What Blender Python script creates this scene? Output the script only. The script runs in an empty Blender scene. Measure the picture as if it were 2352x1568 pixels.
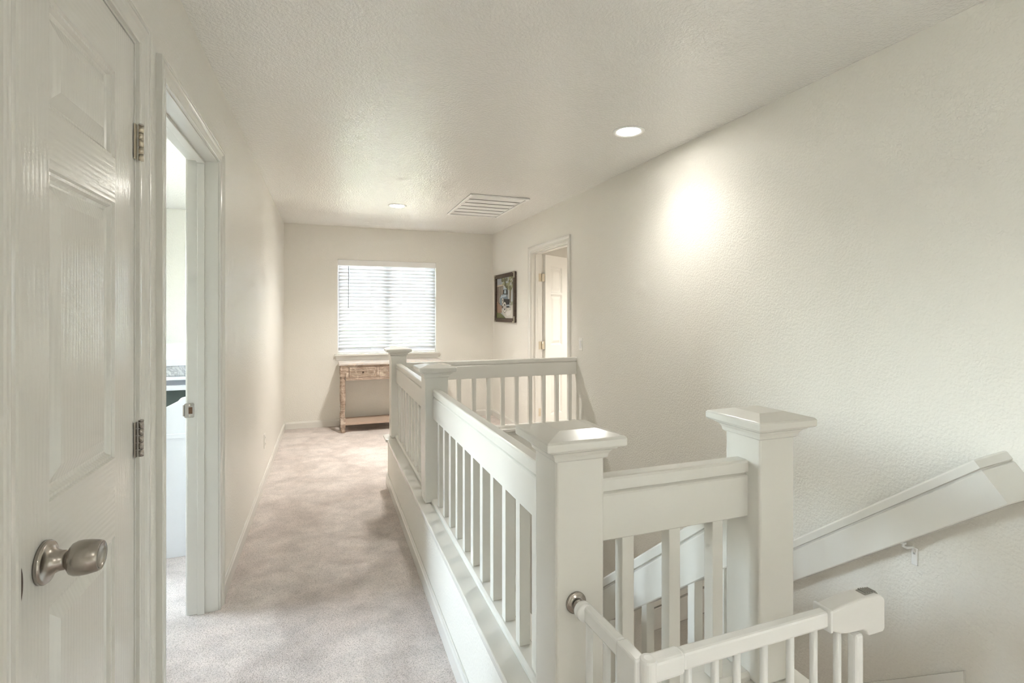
import bpy, math, random
from mathutils import Vector, Matrix
random.seed(7)
S = bpy.context.scene
COL = S.collection
# ------------------------------------------------------------------ camera
IW, IH = 2352.0, 1568.0
FPX = 1170.0                       # focal length in pixels of the photograph
YAW = math.atan((1176.0 - 749.0) / FPX)
cam = bpy.data.cameras.new('camera')
cam.sensor_fit = 'HORIZONTAL'; cam.sensor_width = 36.0
cam.lens = 36.0 * FPX / IW
cam.shift_y = (721.0 - IH / 2) / IW
cam.clip_start = 0.02; cam.clip_end = 200
camo = bpy.data.objects.new('camera', cam); COL.objects.link(camo)
camo.location = (0, 0, 1.357)
camo.rotation_euler = (math.pi / 2, 0, -YAW)
S.camera = camo
# ------------------------------------------------------------------ world, sun, exposure
w = bpy.data.worlds.new('sky'); S.world = w; w.use_nodes = True
nt = w.node_tree; nt.nodes.clear()
sky = nt.nodes.new('ShaderNodeTexSky'); sky.sky_type = 'NISHITA'
sky.sun_disc = False; sky.sun_elevation = math.radians(48); sky.altitude = 0; sky.sun_rotation = math.radians(90)
sky.air_density = 1.0; sky.dust_density = 2.0
bg = nt.nodes.new('ShaderNodeBackground'); bg.inputs['Strength'].default_value = 1.62
out = nt.nodes.new('ShaderNodeOutputWorld')
hs = nt.nodes.new('ShaderNodeHueSaturation'); hs.inputs['Saturation'].default_value = .40   # hazy, pale sky
nt.links.new(sky.outputs[0], hs.inputs['Color']); nt.links.new(hs.outputs[0], bg.inputs[0]); nt.links.new(bg.outputs[0], out.inputs[0])
sl = bpy.data.lights.new('sun', 'SUN'); sl.energy = 8.0; sl.angle = math.radians(1.0); sl.color = (1.0, .95, .86)
so = bpy.data.objects.new('sun', sl); COL.objects.link(so)
so.location = (12, -2, 12); so.rotation_euler = (math.radians(42), 0, math.radians(92))
S.view_settings.view_transform = 'Standard'; S.view_settings.look = 'None'
S.view_settings.gamma = 1.0; S.view_settings.use_curve_mapping = False
S.view_settings.exposure = 3.1
LAMP = 1.0                         # scale of the recessed lamps' beams
LAMP_COL = (1.0, .962, .89)
S.cycles.max_bounces = 6; S.cycles.diffuse_bounces = 5; S.cycles.glossy_bounces = 3
S.cycles.caustics_reflective = False; S.cycles.caustics_refractive = False
S.cycles.use_adaptive_sampling = True; S.cycles.adaptive_threshold = .09; S.cycles.adaptive_min_samples = 20
S.cycles.transparent_max_bounces = 16
S.cycles.sample_clamp_indirect = 8.0
S.cycles.use_denoising = True

# sampling portals in the three window openings (they give no light of their own)
def portal(name, loc, rot, wd, ht):
    l = bpy.data.lights.new(name, 'AREA'); l.shape = 'RECTANGLE'; l.size = wd; l.size_y = ht
    l.cycles.is_portal = True
    o = bpy.data.objects.new(name, l); COL.objects.link(o); o.location = loc; o.rotation_euler = rot
portal('sky_portal', (.747, 6.79, 1.446), (math.radians(-90), 0, 0), 1.22, 1.17)
portal('sky_portal', (-3.76, 3.85, 1.50), (0, math.radians(-90), 0), 1.10, 2.00)
portal('sky_portal', (-3.76, -.90, 1.425), (0, math.radians(-90), 0), 1.65, 2.60)

# ------------------------------------------------------------------ materials
def newmat(name):
    m = bpy.data.materials.new(name); m.use_nodes = True
    n = m.node_tree; b = n.nodes['Principled BSDF']
    return m, n, b
def pos(n, scale=(1, 1, 1)):
    g = n.nodes.new('ShaderNodeNewGeometry')
    mp = n.nodes.new('ShaderNodeMapping'); mp.inputs['Scale'].default_value = scale
    n.links.new(g.outputs['Position'], mp.inputs['Vector'])
    return mp.outputs[0]
def noise(n, vec, scale, detail=2, rough=.5, dist=0.0):
    t = n.nodes.new('ShaderNodeTexNoise'); t.inputs['Scale'].default_value = scale
    t.inputs['Detail'].default_value = detail; t.inputs['Roughness'].default_value = rough
    t.inputs['Distortion'].default_value = dist
    n.links.new(vec, t.inputs['Vector']); return t.outputs['Fac']
def ramp(n, fac, stops):
    r = n.nodes.new('ShaderNodeValToRGB'); e = r.color_ramp.elements
    while len(e) < len(stops): e.new(.5)
    for k, (p, c) in enumerate(stops):
        e[k].position = p; e[k].color = (c[0], c[1], c[2], 1)
    n.links.new(fac, r.inputs[0]); return r.outputs[0]
def bump(n, b, h, strength, dist):
    k = n.nodes.new('ShaderNodeBump'); k.inputs['Strength'].default_value = strength
    k.inputs['Distance'].default_value = dist
    n.links.new(h, k.inputs['Height']); n.links.new(k.outputs[0], b.inputs['Normal'])
def plain(name, col, rough=.5, metal=0.0, bscale=0, bstr=0, bdist=.001, spec=.5):
    m, n, b = newmat(name)
    b.inputs['Base Color'].default_value = (*col, 1); b.inputs['Roughness'].default_value = rough
    b.inputs['Metallic'].default_value = metal; b.inputs['Specular IOR Level'].default_value = spec
    if bscale: bump(n, b, noise(n, pos(n), bscale, 3), bstr, bdist)
    return m
WALLC = (.825, .805, .75)
TRIMC = (.77, .755, .71)
def wallmat(name, col, scale, strength, rough, spec):
    m, n, b = newmat(name); b.inputs['Specular IOR Level'].default_value = spec
    b.inputs['Base Color'].default_value = (*col, 1); b.inputs['Roughness'].default_value = rough
    p = pos(n); h = noise(n, p, scale, 1.0, .55)
    h2 = ramp(n, h, [(.36, (0, 0, 0)), (.62, (1, 1, 1))])
    bump(n, b, h2, strength, .0035); return m
M = {}
M['wall'] = wallmat('wall_paint', WALLC, 95, .26, .60, .3)
M['wall_satin'] = wallmat('wall_satin_paint', WALLC, 95, .24, .38, 1.0)
M['ceiling'] = wallmat('ceiling_paint', (.90, .89, .865), 90, .34, .22, 1.0)
M['trim'] = plain('trim_paint', TRIMC, .20)
M['door'] = None
def doormat(name, axis):
    m, n, b = newmat(name)
    b.inputs['Base Color'].default_value = (*TRIMC, 1); b.inputs['Roughness'].default_value = .20; b.inputs['Specular IOR Level'].default_value = .7
    sc = (5, 24, 3.2) if axis == 'v' else (5, 3.4, 24)
    p = pos(n, sc)
    h = noise(n, p, 5.0, 3, .6, 1.0)
    wv = n.nodes.new('ShaderNodeTexWave'); wv.wave_type = 'BANDS'; wv.bands_direction = 'Y' if axis == 'v' else 'Z'
    wv.inputs['Scale'].default_value = 1.0; wv.inputs['Distortion'].default_value = 9.0
    wv.inputs['Detail'].default_value = 1.5; wv.inputs['Detail Scale'].default_value = .45
    n.links.new(p, wv.inputs['Vector'])
    mx = n.nodes.new('ShaderNodeMath'); mx.operation = 'MULTIPLY_ADD'; mx.inputs[1].default_value = .55
    n.links.new(wv.outputs['Fac'], mx.inputs[0]); n.links.new(h, mx.inputs[2])
    bump(n, b, mx.outputs[0], .24, .0012); return m
M['door_v'] = doormat('door_paint_vertical_grain', 'v')
M['door_h'] = doormat('door_paint_cross_grain', 'h')
M['white'] = plain('white_plastic', (.86, .86, .85), .32)
M['gate'] = plain('gate_enamel', (.90, .90, .89), .25)
M['grey'] = plain('grey_plastic', (.33, .32, .29), .5)
M['plate'] = plain('switch_plastic', (.88, .87, .83), .35)
M['slot'] = plain('dark_slot', (.05, .045, .04), .6)
M['blind'] = plain('blind_white', (.64, .65, .665), .38)
M['blind_rail'] = plain('blind_rail_white', (.86, .86, .85), .38)
M['wand'] = plain('wand_grey', (.35, .36, .38), .3)
M['nickel'] = plain('satin_nickel', (.42, .385, .35), .24, 1.0)
M['brass'] = plain('pale_brass', (.66, .60, .49), .3, 1.0)
M['brown_metal'] = plain('dark_knob', (.09, .06, .045), .4, .6)
M['dark'] = plain('under_bed_shade', (.16, .19, .165), .6)
M['grille'] = plain('grille_white', (.90, .90, .89), .25)
M['duct'] = plain('duct_dark', (.16, .15, .14), .8)
M['bedwhite'] = plain('bed_white', (.84, .85, .88), .4)
def carpetmat():
    m, n, b = newmat('carpet')
    p = pos(n)
    big = noise(n, p, 2.2, 2, .6, .8)
    mid = noise(n, p, 9, 2, .6)
    fine = noise(n, pos(n, (1, 1, .2)), 175, 2, .75)
    c1 = ramp(n, big, [(.40, (.73, .645, .605)), (.58, (.84, .76, .72))])
    c2 = ramp(n, mid, [(.35, (.88, .88, .88)), (.65, (1.05, 1.05, 1.05))])
    c3 = ramp(n, fine, [(.30, (.64, .615, .59)), (.50, (.97, .97, .97)), (.70, (1.10, 1.10, 1.10))])  # dark specks put the pile's self-shadow into the colour
    def mul(a, c):
        x = n.nodes.new('ShaderNodeMix'); x.data_type = 'RGBA'; x.blend_type = 'MULTIPLY'
        x.inputs['Factor'].default_value = 1
        n.links.new(a, x.inputs['A']); n.links.new(c, x.inputs['B']); return x.outputs['Result']
    n.links.new(mul(mul(c1, c2), c3), b.inputs['Base Color'])
    b.inputs['Roughness'].default_value = 1.0; b.inputs['Specular IOR Level'].default_value = .1
    b.inputs['Sheen Weight'].default_value = .25
    bump(n, b, fine, .9, .007); return m
M['carpet'] = carpetmat()
def woodmat(name, a, bb, c):
    m, n, b = newmat(name)
    p = pos(n, (3, 25, 25)); f = noise(n, p, 3, 4, .65, 1.0)
    q = noise(n, pos(n), 14, 4, .7, .6)
    col = ramp(n, f, [(.32, a), (.52, bb), (.72, c)])
    worn = ramp(n, q, [(.52, (0, 0, 0)), (.66, (1, 1, 1))])
    x = n.nodes.new('ShaderNodeMix'); x.data_type = 'RGBA'
    x.inputs['B'].default_value = (.66, .56, .47, 1)
    n.links.new(worn, x.inputs['Factor']); n.links.new(col, x.inputs['A'])
    n.links.new(x.outputs['Result'], b.inputs['Base Color'])
    b.inputs['Roughness'].default_value = .6; bump(n, b, f, .3, .001); return m
M['wood'] = woodmat('weathered_wood', (.20, .14, .10), (.42, .32, .25), (.55, .44, .36))
M['wood_top'] = woodmat('whitewashed_wood', (.48, .42, .38), (.62, .57, .53), (.70, .66, .63))
M['frame'] = woodmat('dark_frame_wood', (.05, .035, .025), (.085, .06, .045), (.11, .08, .06))
M['frame'].node_tree.nodes['Mix'].inputs['B'].default_value = (.10, .075, .055, 1)
M['ornament'] = plain('frame_corner_gilt', (.48, .44, .35), .4, .5)
def marble():
    m, n, b = newmat('marbled_bedding')
    f = noise(n, pos(n), 9, 5, .65, 2.5)
    n.links.new(ramp(n, f, [(.44, (.80, .80, .82)), (.5, (.45, .45, .47)), (.55, (.80, .80, .80))]), b.inputs['Base Color'])
    b.inputs['Roughness'].default_value = .8; return m
M['marble'] = marble()
def glass():
    m = bpy.data.materials.new('window_glass'); m.use_nodes = True; n = m.node_tree; n.nodes.clear()
    o = n.nodes.new('ShaderNodeOutputMaterial'); t = n.nodes.new('ShaderNodeBsdfTransparent')
    t.inputs[0].default_value = (.93, .96, .95, 1)
    g = n.nodes.new('ShaderNodeBsdfGlossy'); g.inputs['Roughness'].default_value = .02
    fr = n.nodes.new('ShaderNodeFresnel'); fr.inputs[0].default_value = 1.45
    mx = n.nodes.new('ShaderNodeMixShader')
    n.links.new(fr.outputs[0], mx.inputs[0]); n.links.new(t.outputs[0], mx.inputs[1])
    n.links.new(g.outputs[0], mx.inputs[2]); n.links.new(mx.outputs[0], o.inputs[0]); return m
M['glass'] = glass()
def emit(name, col, st):
    m, n, b = newmat(name)
    b.inputs['Base Color'].default_value = (.9, .9, .9, 1)
    b.inputs['Emission Color'].default_value = (*col, 1); b.inputs['Emission Strength'].default_value = st
    return m
M['lens'] = emit('lamp_lens', LAMP_COL, 14.0)
M['grass'] = plain('dry_ground', (.36, .34, .29), .9, bscale=20, bstr=.5, bdist=.05)
M['leaf'] = plain('leaf', (.10, .19, .05), .6)
M['leaf2'] = plain('leaf_yellow', (.22, .24, .06), .6)
M['bark'] = plain('bark', (.12, .08, .05), .9, bscale=30, bstr=.6, bdist=.02)
M['stucco'] = plain('stucco', (.62, .52, .42), .9, bscale=60, bstr=.3, bdist=.01)
M['rooftile'] = plain('roof_tile', (.40, .20, .13), .8, bscale=15, bstr=.5, bdist=.05)
M['ext_glass'] = plain('far_window', (.06, .08, .10), .1)

# ------------------------------------------------------------------ mesh helpers
class MB:
    def __init__(s): s.v = []; s.f = []; s.mi = []; s.sm = []
    def add(s, vs, fs, mi=0, smooth=False):
        k = len(s.v); s.v += [tuple(p) for p in vs]
        for f in fs: s.f.append([i + k for i in f]); s.mi.append(mi); s.sm.append(smooth)
        return s
    def box(s, x0, x1, y0, y1, z0, z1, mi=0):
        v = [(x, y, z) for z in (z0, z1) for y in (y0, y1) for x in (x0, x1)]
        return s.add(v, [(0, 2, 3, 1), (4, 5, 7, 6), (0, 1, 5, 4), (2, 6, 7, 3), (0, 4, 6, 2), (1, 3, 7, 5)], mi)
    def loft(s, rings, closed=True, caps=True, smooth=False, mi=0):
        n = len(rings[0]); v = [p for r in rings for p in r]; f = []
        for i in range(len(rings) - 1):
            for j in range(n if closed else n - 1):
                a = i * n + j; b = i * n + (j + 1) % n
                f.append((a, b, b + n, a + n))
        s.add(v, f, mi, smooth)
        if caps:
            s.add(rings[0], [tuple(reversed(range(n)))], mi); s.add(rings[-1], [tuple(range(n))], mi)
        return s
    def lathe(s, prof, c, axis='z', seg=24, mi=0, smooth=True):
        rings = []
        for r, h in prof:
            ring = []
            for k in range(seg):
                a = 2 * math.pi * k / seg; p, q = r * math.cos(a), r * math.sin(a)
                ring.append({'z': (c[0] + p, c[1] + q, c[2] + h), 'x': (c[0] + h, c[1] + p, c[2] + q),
                             '-x': (c[0] - h, c[1] + p, c[2] + q), '-y': (c[0] + p, c[1] - h, c[2] + q)}[axis])
            rings.append(ring)
        return s.loft(rings, smooth=smooth, mi=mi)
    def tube(s, pts, r, seg=10, mi=0):
        pts = [Vector(p) for p in pts]; rings = []
        for i, p in enumerate(pts):
            d = (pts[min(i + 1, len(pts) - 1)] - pts[max(i - 1, 0)]).normalized()
            up = Vector((0, 0, 1)) if abs(d.z) < .9 else Vector((0, 1, 0))
            a = d.cross(up).normalized(); b = d.cross(a)
            rr = r[i] if isinstance(r, (list, tuple)) else r
            rings.append([tuple(p + rr * (math.cos(t) * a + math.sin(t) * b)) for t in [2 * math.pi * k / seg for k in range(seg)]])
        return s.loft(rings, smooth=True, mi=mi)
    def obox(s, c, ex, ey, ez, mi=0):
        c, ex, ey, ez = map(Vector, (c, ex, ey, ez))
        v = [c + i * ex + j * ey + k * ez for k in (-1, 1) for j in (-1, 1) for i in (-1, 1)]
        return s.add(v, [(0, 2, 3, 1), (4, 5, 7, 6), (0, 1, 5, 4), (2, 6, 7, 3), (0, 4, 6, 2), (1, 3, 7, 5)], mi)
    def build(s, name, mats, parent=None, bevel=0, seg=2, label=None):
        lo = [min(p[i] for p in s.v) for i in range(3)]; hi = [max(p[i] for p in s.v) for i in range(3)]
        c = Vector([(lo[i] + hi[i]) / 2 for i in range(3)])
        me = bpy.data.meshes.new(name)
        me.from_pydata([tuple(Vector(p) - c) for p in s.v], [], s.f)
        for m in (mats if isinstance(mats, (list, tuple)) else [mats]): me.materials.append(m)
        me.polygons.foreach_set('material_index', s.mi)
        me.polygons.foreach_set('use_smooth', s.sm)
        me.update()
        import bmesh
        bm = bmesh.new(); bm.from_mesh(me); bmesh.ops.remove_doubles(bm, verts=bm.verts, dist=1e-6)
        bmesh.ops.recalc_face_normals(bm, faces=bm.faces); bm.to_mesh(me); bm.free()
        o = bpy.data.objects.new(name, me); COL.objects.link(o)
        o.location = c; setpar(o, parent)
        if bevel:
            md = o.modifiers.new('bevel', 'BEVEL'); md.width = bevel; md.segments = seg
            md.limit_method = 'ANGLE'; md.angle_limit = math.radians(38); md.harden_normals = False
        if label: o['label'] = label
        return o
WLOC = {}
def wloc(o):
    return Vector(WLOC[o.name]) if o.name in WLOC else Vector((0, 0, 0))
def setpar(o, parent):
    WLOC[o.name] = tuple(o.location)
    if parent is not None:
        o.location = o.location - wloc(parent); o.parent = parent
def empty(name, loc):
    o = bpy.data.objects.new(name, None); COL.objects.link(o); o.location = loc
    o.empty_display_size = .05; WLOC[o.name] = tuple(loc); return o
def tag(o, label, cat, group=None):
    o['label'] = label; o['category'] = cat
    if group: o['group'] = group
    return o
def struct(o, label=None, cat=None):
    o['kind'] = 'structure'
    if label: o['label'] = label
    if cat: o['category'] = cat
    return o
def clone(o, at, parent):
    c = o.copy(); COL.objects.link(c); c.location = at; c.parent = None; setpar(c, parent); return c

# ------------------------------------------------------------------ dimensions (metres; camera over the origin)
FZ, CZ = -.02, 2.44
XL, XR, YB, YN = -.472, 2.14, 6.63, -2.4
WT = .12
# knee walls round the stairwell
KX0, KX1, KTOP = .472, .614, .353
KY0, KY1, KY2, KY3 = 1.022, 1.166, 4.10, 4.245
CAPZ = .375
NW = .061                                  # half width of a newel
NX, NA, NB2, NB1 = .543, 1.094, 2.691, 4.172
BX = 1.130

# ------------------------------------------------------------------ structure: floors, ceiling, walls
m = MB()
m.box(-3.6, KX0 + .03, YN, YB, FZ - .25, FZ)
m.box(KX0 + .03, 4.6, YN, KY0 + .02, FZ - .25, FZ)
m.box(1.205, XR, KY0 + .02, 1.150, FZ - .25, FZ)
m.box(KX0 + .03, 4.6, KY3 - .03, YB, FZ - .25, FZ)
m.box(XR + .01, 4.6, KY0 + .02, KY3 - .03, FZ - .25, FZ)
struct(m.build('floor', M['carpet']), 'taupe cut-pile carpet along the upstairs hall', 'floor')
m = MB(); m.box(-3.75, 4.75, YN - .15, YB + .15, CZ, CZ + .2)
struct(m.build('ceiling', M['ceiling']), 'cream textured ceiling over the hall and stairwell', 'ceiling')

D1 = (1.050, 1.596, 2.068)                 # closet door opening between jambs: y0, y1, head
D2 = (1.842, 2.690, 2.060)                 # open bedroom doorway in the left wall
D4 = (-1.75, -.85, 2.060)               # doorway added behind the viewpoint for daylight, in the left wall
D3 = (4.330, 5.235, 2.030)                 # open doorway in the right wall
def wall_with(name, x0, x1, openings, y0, y1, z0, mat, label):
    m = MB(); y = y0
    for a, b, zt in openings:
        m.box(x0, x1, y, a - .019, z0, CZ); m.box(x0, x1, a - .019, b + .019, zt + .019, CZ); y = b + .019
    m.box(x0, x1, y, y1, z0, CZ)
    return struct(m.build(name, mat), label, 'wall')
wall_with('wall_left', XL - WT, XL, [D4, D1, D2], YN, YB, FZ - .02, M['wall_satin'], 'cream textured wall with the two white doorways')
wall_with('wall_right', XR, XR + WT, [D3], YN, YB, -1.7, M['wall'], 'long cream wall beside the stairwell')
# back wall with its window opening
WX0, WX1, WZ0, WZ1 = .135, 1.358, .862, 2.030
m = MB()
m.box(-3.75, WX0, YB, YB + .15, -3, CZ); m.box(WX1, 4.75, YB, YB + .15, -3, CZ)
m.box(WX0, WX1, YB, YB + .15, -3, WZ0 - .02); m.box(WX0, WX1, YB, YB + .15, WZ1, CZ)
struct(m.build('wall_back', M['wall']), 'cream end wall with the blind-covered window', 'wall')
m = MB(); m.box(-3.75, 4.75, YN - .15, YN, -3, CZ)
struct(m.build('wall_near', M['wall']), 'cream wall behind the viewpoint', 'wall')
# bedroom shell on the left
BW = (2.85, 4.85, .95, 2.05)
BW3 = (-2.2, .4, .60, 2.25)  # opening added behind the viewpoint to bring in daylight
m = MB(); x0, x1 = -3.75, -3.6
m.box(x0, x1, YN, BW3[0], -3, CZ); m.box(x0, x1, BW3[1], BW[0], -3, CZ); m.box(x0, x1, BW[1], YB, -3, CZ)
m.box(x0, x1, BW3[0], BW3[1], -3, BW3[2]); m.box(x0, x1, BW3[0], BW3[1], BW3[3], CZ)
m.box(x0, x1, BW[0], BW[1], -3, BW[2]); m.box(x0, x1, BW[0], BW[1], BW[3], CZ)
struct(m.build('wall_bedroom_window', M['wall']), 'bedroom wall with the windows added for daylight', 'wall')
m = MB(); m.box(-3.6, XL - WT, 6.12, 6.24, FZ, CZ)
struct(m.build('wall_bedroom_far', M['wall']), 'pale bedroom wall seen through the left doorway', 'wall')
m = MB(); m.box(-3.6, XL - WT, 1.66, 1.76, FZ, CZ)
struct(m.build('wall_bedroom_near', M['wall']), 'bedroom wall next to the closet', 'wall')
# room shell on the right
m = MB(); m.box(4.6, 4.75, YN, YB, -3, CZ)
struct(m.build('wall_room_right', M['wall']), 'wall of the room behind the right doorway', 'wall')
m = MB(); m.box(XR + WT, 4.6, 3.2, 3.32, FZ, CZ)
struct(m.build('wall_room_near', M['wall']), 'near wall of the room behind the right doorway', 'wall')

m = MB(); m.box(-3.6, XL - WT, .88, .98, FZ, CZ)
struct(m.build('wall_study_far', M['wall']), 'partition wall beside the closet', 'wall')
# knee walls and the stairwell
m = MB(); m.box(KX0, KX1, KY1, KY2, -1.6, KTOP)
struct(m.build('wall_knee_hall', M['wall']), 'low wall under the balustrade along the hall', 'wall')
m = MB(); m.box(KX0, 1.202, KY0, KY1, -1.6, KTOP)
struct(m.build('wall_knee_near', M['wall']), 'low wall under the short front railing', 'wall')
m = MB(); m.box(KX0, XR, KY2, KY3, -1.6, KTOP)
struct(m.build('wall_knee_far', M['wall']), 'low wall under the far railing', 'wall')
SL = .803                                   # stair pitch
def prismX(m, poly, x0, x1, mi=0):          # polygon of (y, z) pushed along X
    return m.loft([[(x0, y, z) for y, z in poly], [(x1, y, z) for y, z in poly]], mi=mi)
m = MB(); prismX(m, [(KY1, -1.6), (3.0, -1.6), (3.0, .245 - SL * (3.0 - KY1)), (KY1, .245)], 1.066, 1.194)
struct(m.build('wall_stair', M['wall']), 'sloping low wall beside the stairs', 'wall')
m = MB(); m.box(KX1, XR, KY1, KY2, -1.62, -1.385)
struct(m.build('floor_landing', M['carpet']), 'carpeted landing at the foot of the stairs', 'floor')
# caps of the knee walls
def capshape(m, x0, x1, y0, y1):
    m.box(x0 + .012, x1 - .012, y0 + .012, y1 - .012, CAPZ - .045, CAPZ - .020)
    m.box(x0, x1, y0, y1, CAPZ - .022, CAPZ)
m = MB()
m.box(.450, .634, KY1 + .02, KY2 - .02, KTOP, CAPZ); m.box(.460, .472, KY0, KY3, .328, KTOP)
struct(m.build('trim_1', M['trim'], bevel=.004), 'flat white cap on the low hall wall', 'trim')
m = MB()
m.box(.450, 1.222, 1.000, KY1 + .02, KTOP, CAPZ); m.box(.462, 1.212, 1.010, 1.022, .328, KTOP); m.box(1.202, 1.212, 1.022, KY1 + .01, .328, KTOP)
struct(m.build('trim_2', M['trim'], bevel=.004), 'flat white cap under the short front railing', 'trim')
m = MB()
m.box(.438, XR, KY2 - .02, KY3 + .022, KTOP, CAPZ); m.box(.45, XR, KY3, KY3 + .011, .328, KTOP); m.box(KX1, XR, KY2 - .011, KY2, .328, KTOP)
struct(m.build('trim_3', M['trim'], bevel=.004), 'flat white cap on the far low wall', 'trim')
m = MB(); prismX(m, [(KY1 + .02, .243 - SL * .02), (3.0, .243 - SL * (3.0 - KY1)), (3.0, .265 - SL * (3.0 - KY1)), (KY1 + .02, .265 - SL * .02)], 1.047, 1.213)
struct(m.build('trim_4', M['trim'], bevel=.003), 'sloping white cap on the stair wall', 'trim')
# baseboards
BH, BT = .085, .014
def bbY(m, x, y0, y1, s):                   # along Y on a wall whose face is at x; s = direction into the room
    pr = [(0, 0), (BT, 0), (BT, BH - .018), (BT - .005, BH - .010), (BT - .007, BH - .003), (.003, BH), (0, BH)]
    return m.loft([[(x + s * a, y, FZ + b) for a, b in pr] for y in (y0, y1)])
def bbX(m, y, x0, x1, s):
    pr = [(0, 0), (BT, 0), (BT, BH - .018), (BT - .005, BH - .010), (BT - .007, BH - .003), (.003, BH), (0, BH)]
    return m.loft([[(x, y + s * a, FZ + b) for a, b in pr] for x in (x0, x1)])
CW = .062                                   # casing width
for nm, mm, lab in [
    ('baseboard_left', bbY(bbY(MB(), XL, D2[1] + CW + .008, YB, 1), XL, D4[1] + CW + .008, D1[0] - CW - .008, 1), 'white baseboard along the left wall'),
    ('baseboard_left_between', bbY(MB(), XL, D1[1] + CW + .008, D2[0] - CW - .008, 1), 'short white baseboard between the two left doorways'),
    ('baseboard_back', bbX(MB(), YB, XL + BT, XR - BT, -1), 'white baseboard under the window wall'),
    ('baseboard_right', bbY(bbY(MB(), XR, KY3, D3[0] - CW - .008, -1), XR, D3[1] + CW + .008, YB, -1), 'white baseboard on the right wall past the stairwell'),
    ('baseboard_right_near', bbY(MB(), XR, YN, 1.1, -1), 'white baseboard on the right wall before the stairs'),
    ('baseboard_knee', bbY(MB(), KX0, KY0 - BT, KY3 + BT, -1), 'white baseboard on the low wall beside the carpet'),
    ('baseboard_knee_near', bbX(MB(), KY0, KX0, 1.202, -1), 'white baseboard under the short front railing'),
    ('baseboard_knee_far', bbX(MB(), KY3, KX0, XR - BT, 1), 'white baseboard behind the far railing'),
    ('baseboard_near', bbX(MB(), YN, XL + BT, XR - BT, 1), 'white baseboard behind the viewpoint')]:
    struct(mm.build(nm, M['trim'], bevel=.0015), lab, 'baseboard')

# ------------------------------------------------------------------ doorways
CASE = [(0, 0), (0, .009), (.003, .011), (.010, .011), (.013, .0085), (.020, .0095), (.034, .0115), (.040, .0155),
        (.045, .0175), (.050, .0165), (.053, .0185), (CW - .003, .0185), (CW, .016), (CW, 0)]
def casing(root, xf, s, y0, y1, zt):
    """mitred door casing on a wall plane x = xf; s points into the hall"""
    r = .006; a, b, t = y0 - r, y1 + r, zt + r
    for nm, f in [('casing_leg', lambda u, h: [(xf + s * h, a - u, FZ), (xf + s * h, a - u, t + u)]),
                  ('casing_head', lambda u, h: [(xf + s * h, a - u, t + u), (xf + s * h, b + u, t + u)]),
                  ('casing_leg', lambda u, h: [(xf + s * h, b + u, t + u), (xf + s * h, b + u, FZ)])]:
        e = [f(u, h) for u, h in CASE]
        MB().loft([[p[0] for p in e], [p[1] for p in e]]).build(nm, M['trim'], root)
def jamb(root, xf, s, y0, y1, zt, stop0, stop1):
    """lining boards and stops; offsets run from the hall face (0) into the wall (-WT)"""
    A, B = sorted((xf + s * .001, xf - s * (WT + .004))); p, q = sorted((xf - s * stop0, xf - s * stop1))
    for ya, yb in ((y0 - .019, y0), (y1, y1 + .019)):
        MB().box(A, B, ya, yb, FZ, zt + .019).build('jamb', M['trim'], root, bevel=.0015)
    MB().box(A, B, y0, y1, zt, zt + .019).build('head_jamb', M['trim'], root, bevel=.0015)
    for ya, yb in ((y0, y0 + .011), (y1 - .011, y1)):
        MB().box(p, q, ya, yb, FZ, zt - .011).build('stop', M['trim'], root, bevel=.002)
    MB().box(p, q, y0, y1, zt - .011, zt).build('stop', M['trim'], root, bevel=.002)
def leaf(root, width, z0, z1, panels, thick=.035, handed=1):
    """moulded panel door in local space: width along +Y from the origin, face towards +X; panels are (y0, y1, z0, z1)"""
    ys = sorted({0, width} | {p[0] for p in panels} | {p[1] for p in panels})
    zs = sorted({z0, z1} | {p[2] for p in panels} | {p[3] for p in panels})
    def inpanel(y, z): return any(p[0] < y < p[1] and p[2] < z < p[3] for p in panels)
    def stile(y): return not any(p[0] < y < p[1] for p in panels)
    m = MB()
    for side in (1, -1):
        x = side * thick / 2
        for i in range(len(ys) - 1):
            for j in range(len(zs) - 1):
                yc, zc = (ys[i] + ys[i + 1]) / 2, (zs[j] + zs[j + 1]) / 2
                if inpanel(yc, zc): continue
                m.add([(x, ys[i], zs[j]), (x, ys[i + 1], zs[j]), (x, ys[i + 1], zs[j + 1]), (x, ys[i], zs[j + 1])], [(0, 1, 2, 3)], 0 if stile(yc) else 1)
    h = thick / 2
    for a, b in (((0, z0), (width, z0)), ((width, z0), (width, z1)), ((width, z1), (0, z1)), ((0, z1), (0, z0))):
        m.add([(-h, *a), (h, *a), (h, *b), (-h, *b)], [(0, 1, 2, 3)])
    return m
def panelmesh(p, thick=.035):
    """sunk moulding and raised field on both faces"""
    m = MB(); y0, y1, z0, z1 = p
    steps = [(0, 0), (.003, .005), (.009, .005), (.014, .012), (.020, .0145), (.024, .0145), (.054, .004)]
    for side in (1, -1):
        rings = []
        for ins, dep in steps:
            x = side * (thick / 2 - dep)
            rings.append([(x, y0 + ins, z0 + ins), (x, y1 - ins, z0 + ins), (x, y1 - ins, z1 - ins), (x, y0 + ins, z1 - ins)])
        m.loft(rings, caps=False); m.add(rings[-1], [(0, 1, 2, 3)])
    return m
def xform(m, loc, rz):
    c, sn = math.cos(rz), math.sin(rz)
    m.v = [(loc[0] + x * c - y * sn, loc[1] + x * sn + y * c, loc[2] + z) for x, y, z in m.v]; return m
def make_leaf(root, loc, rz, width, z0, z1, panels):
    o = xform(leaf(root, width, z0, z1, panels), loc, rz).build('door_leaf', [M['door_v'], M['door_h']], root)
    for p in panels:
        xform(panelmesh(p), loc, rz).build('panel', M['door_v'], o)
    return o
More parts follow.
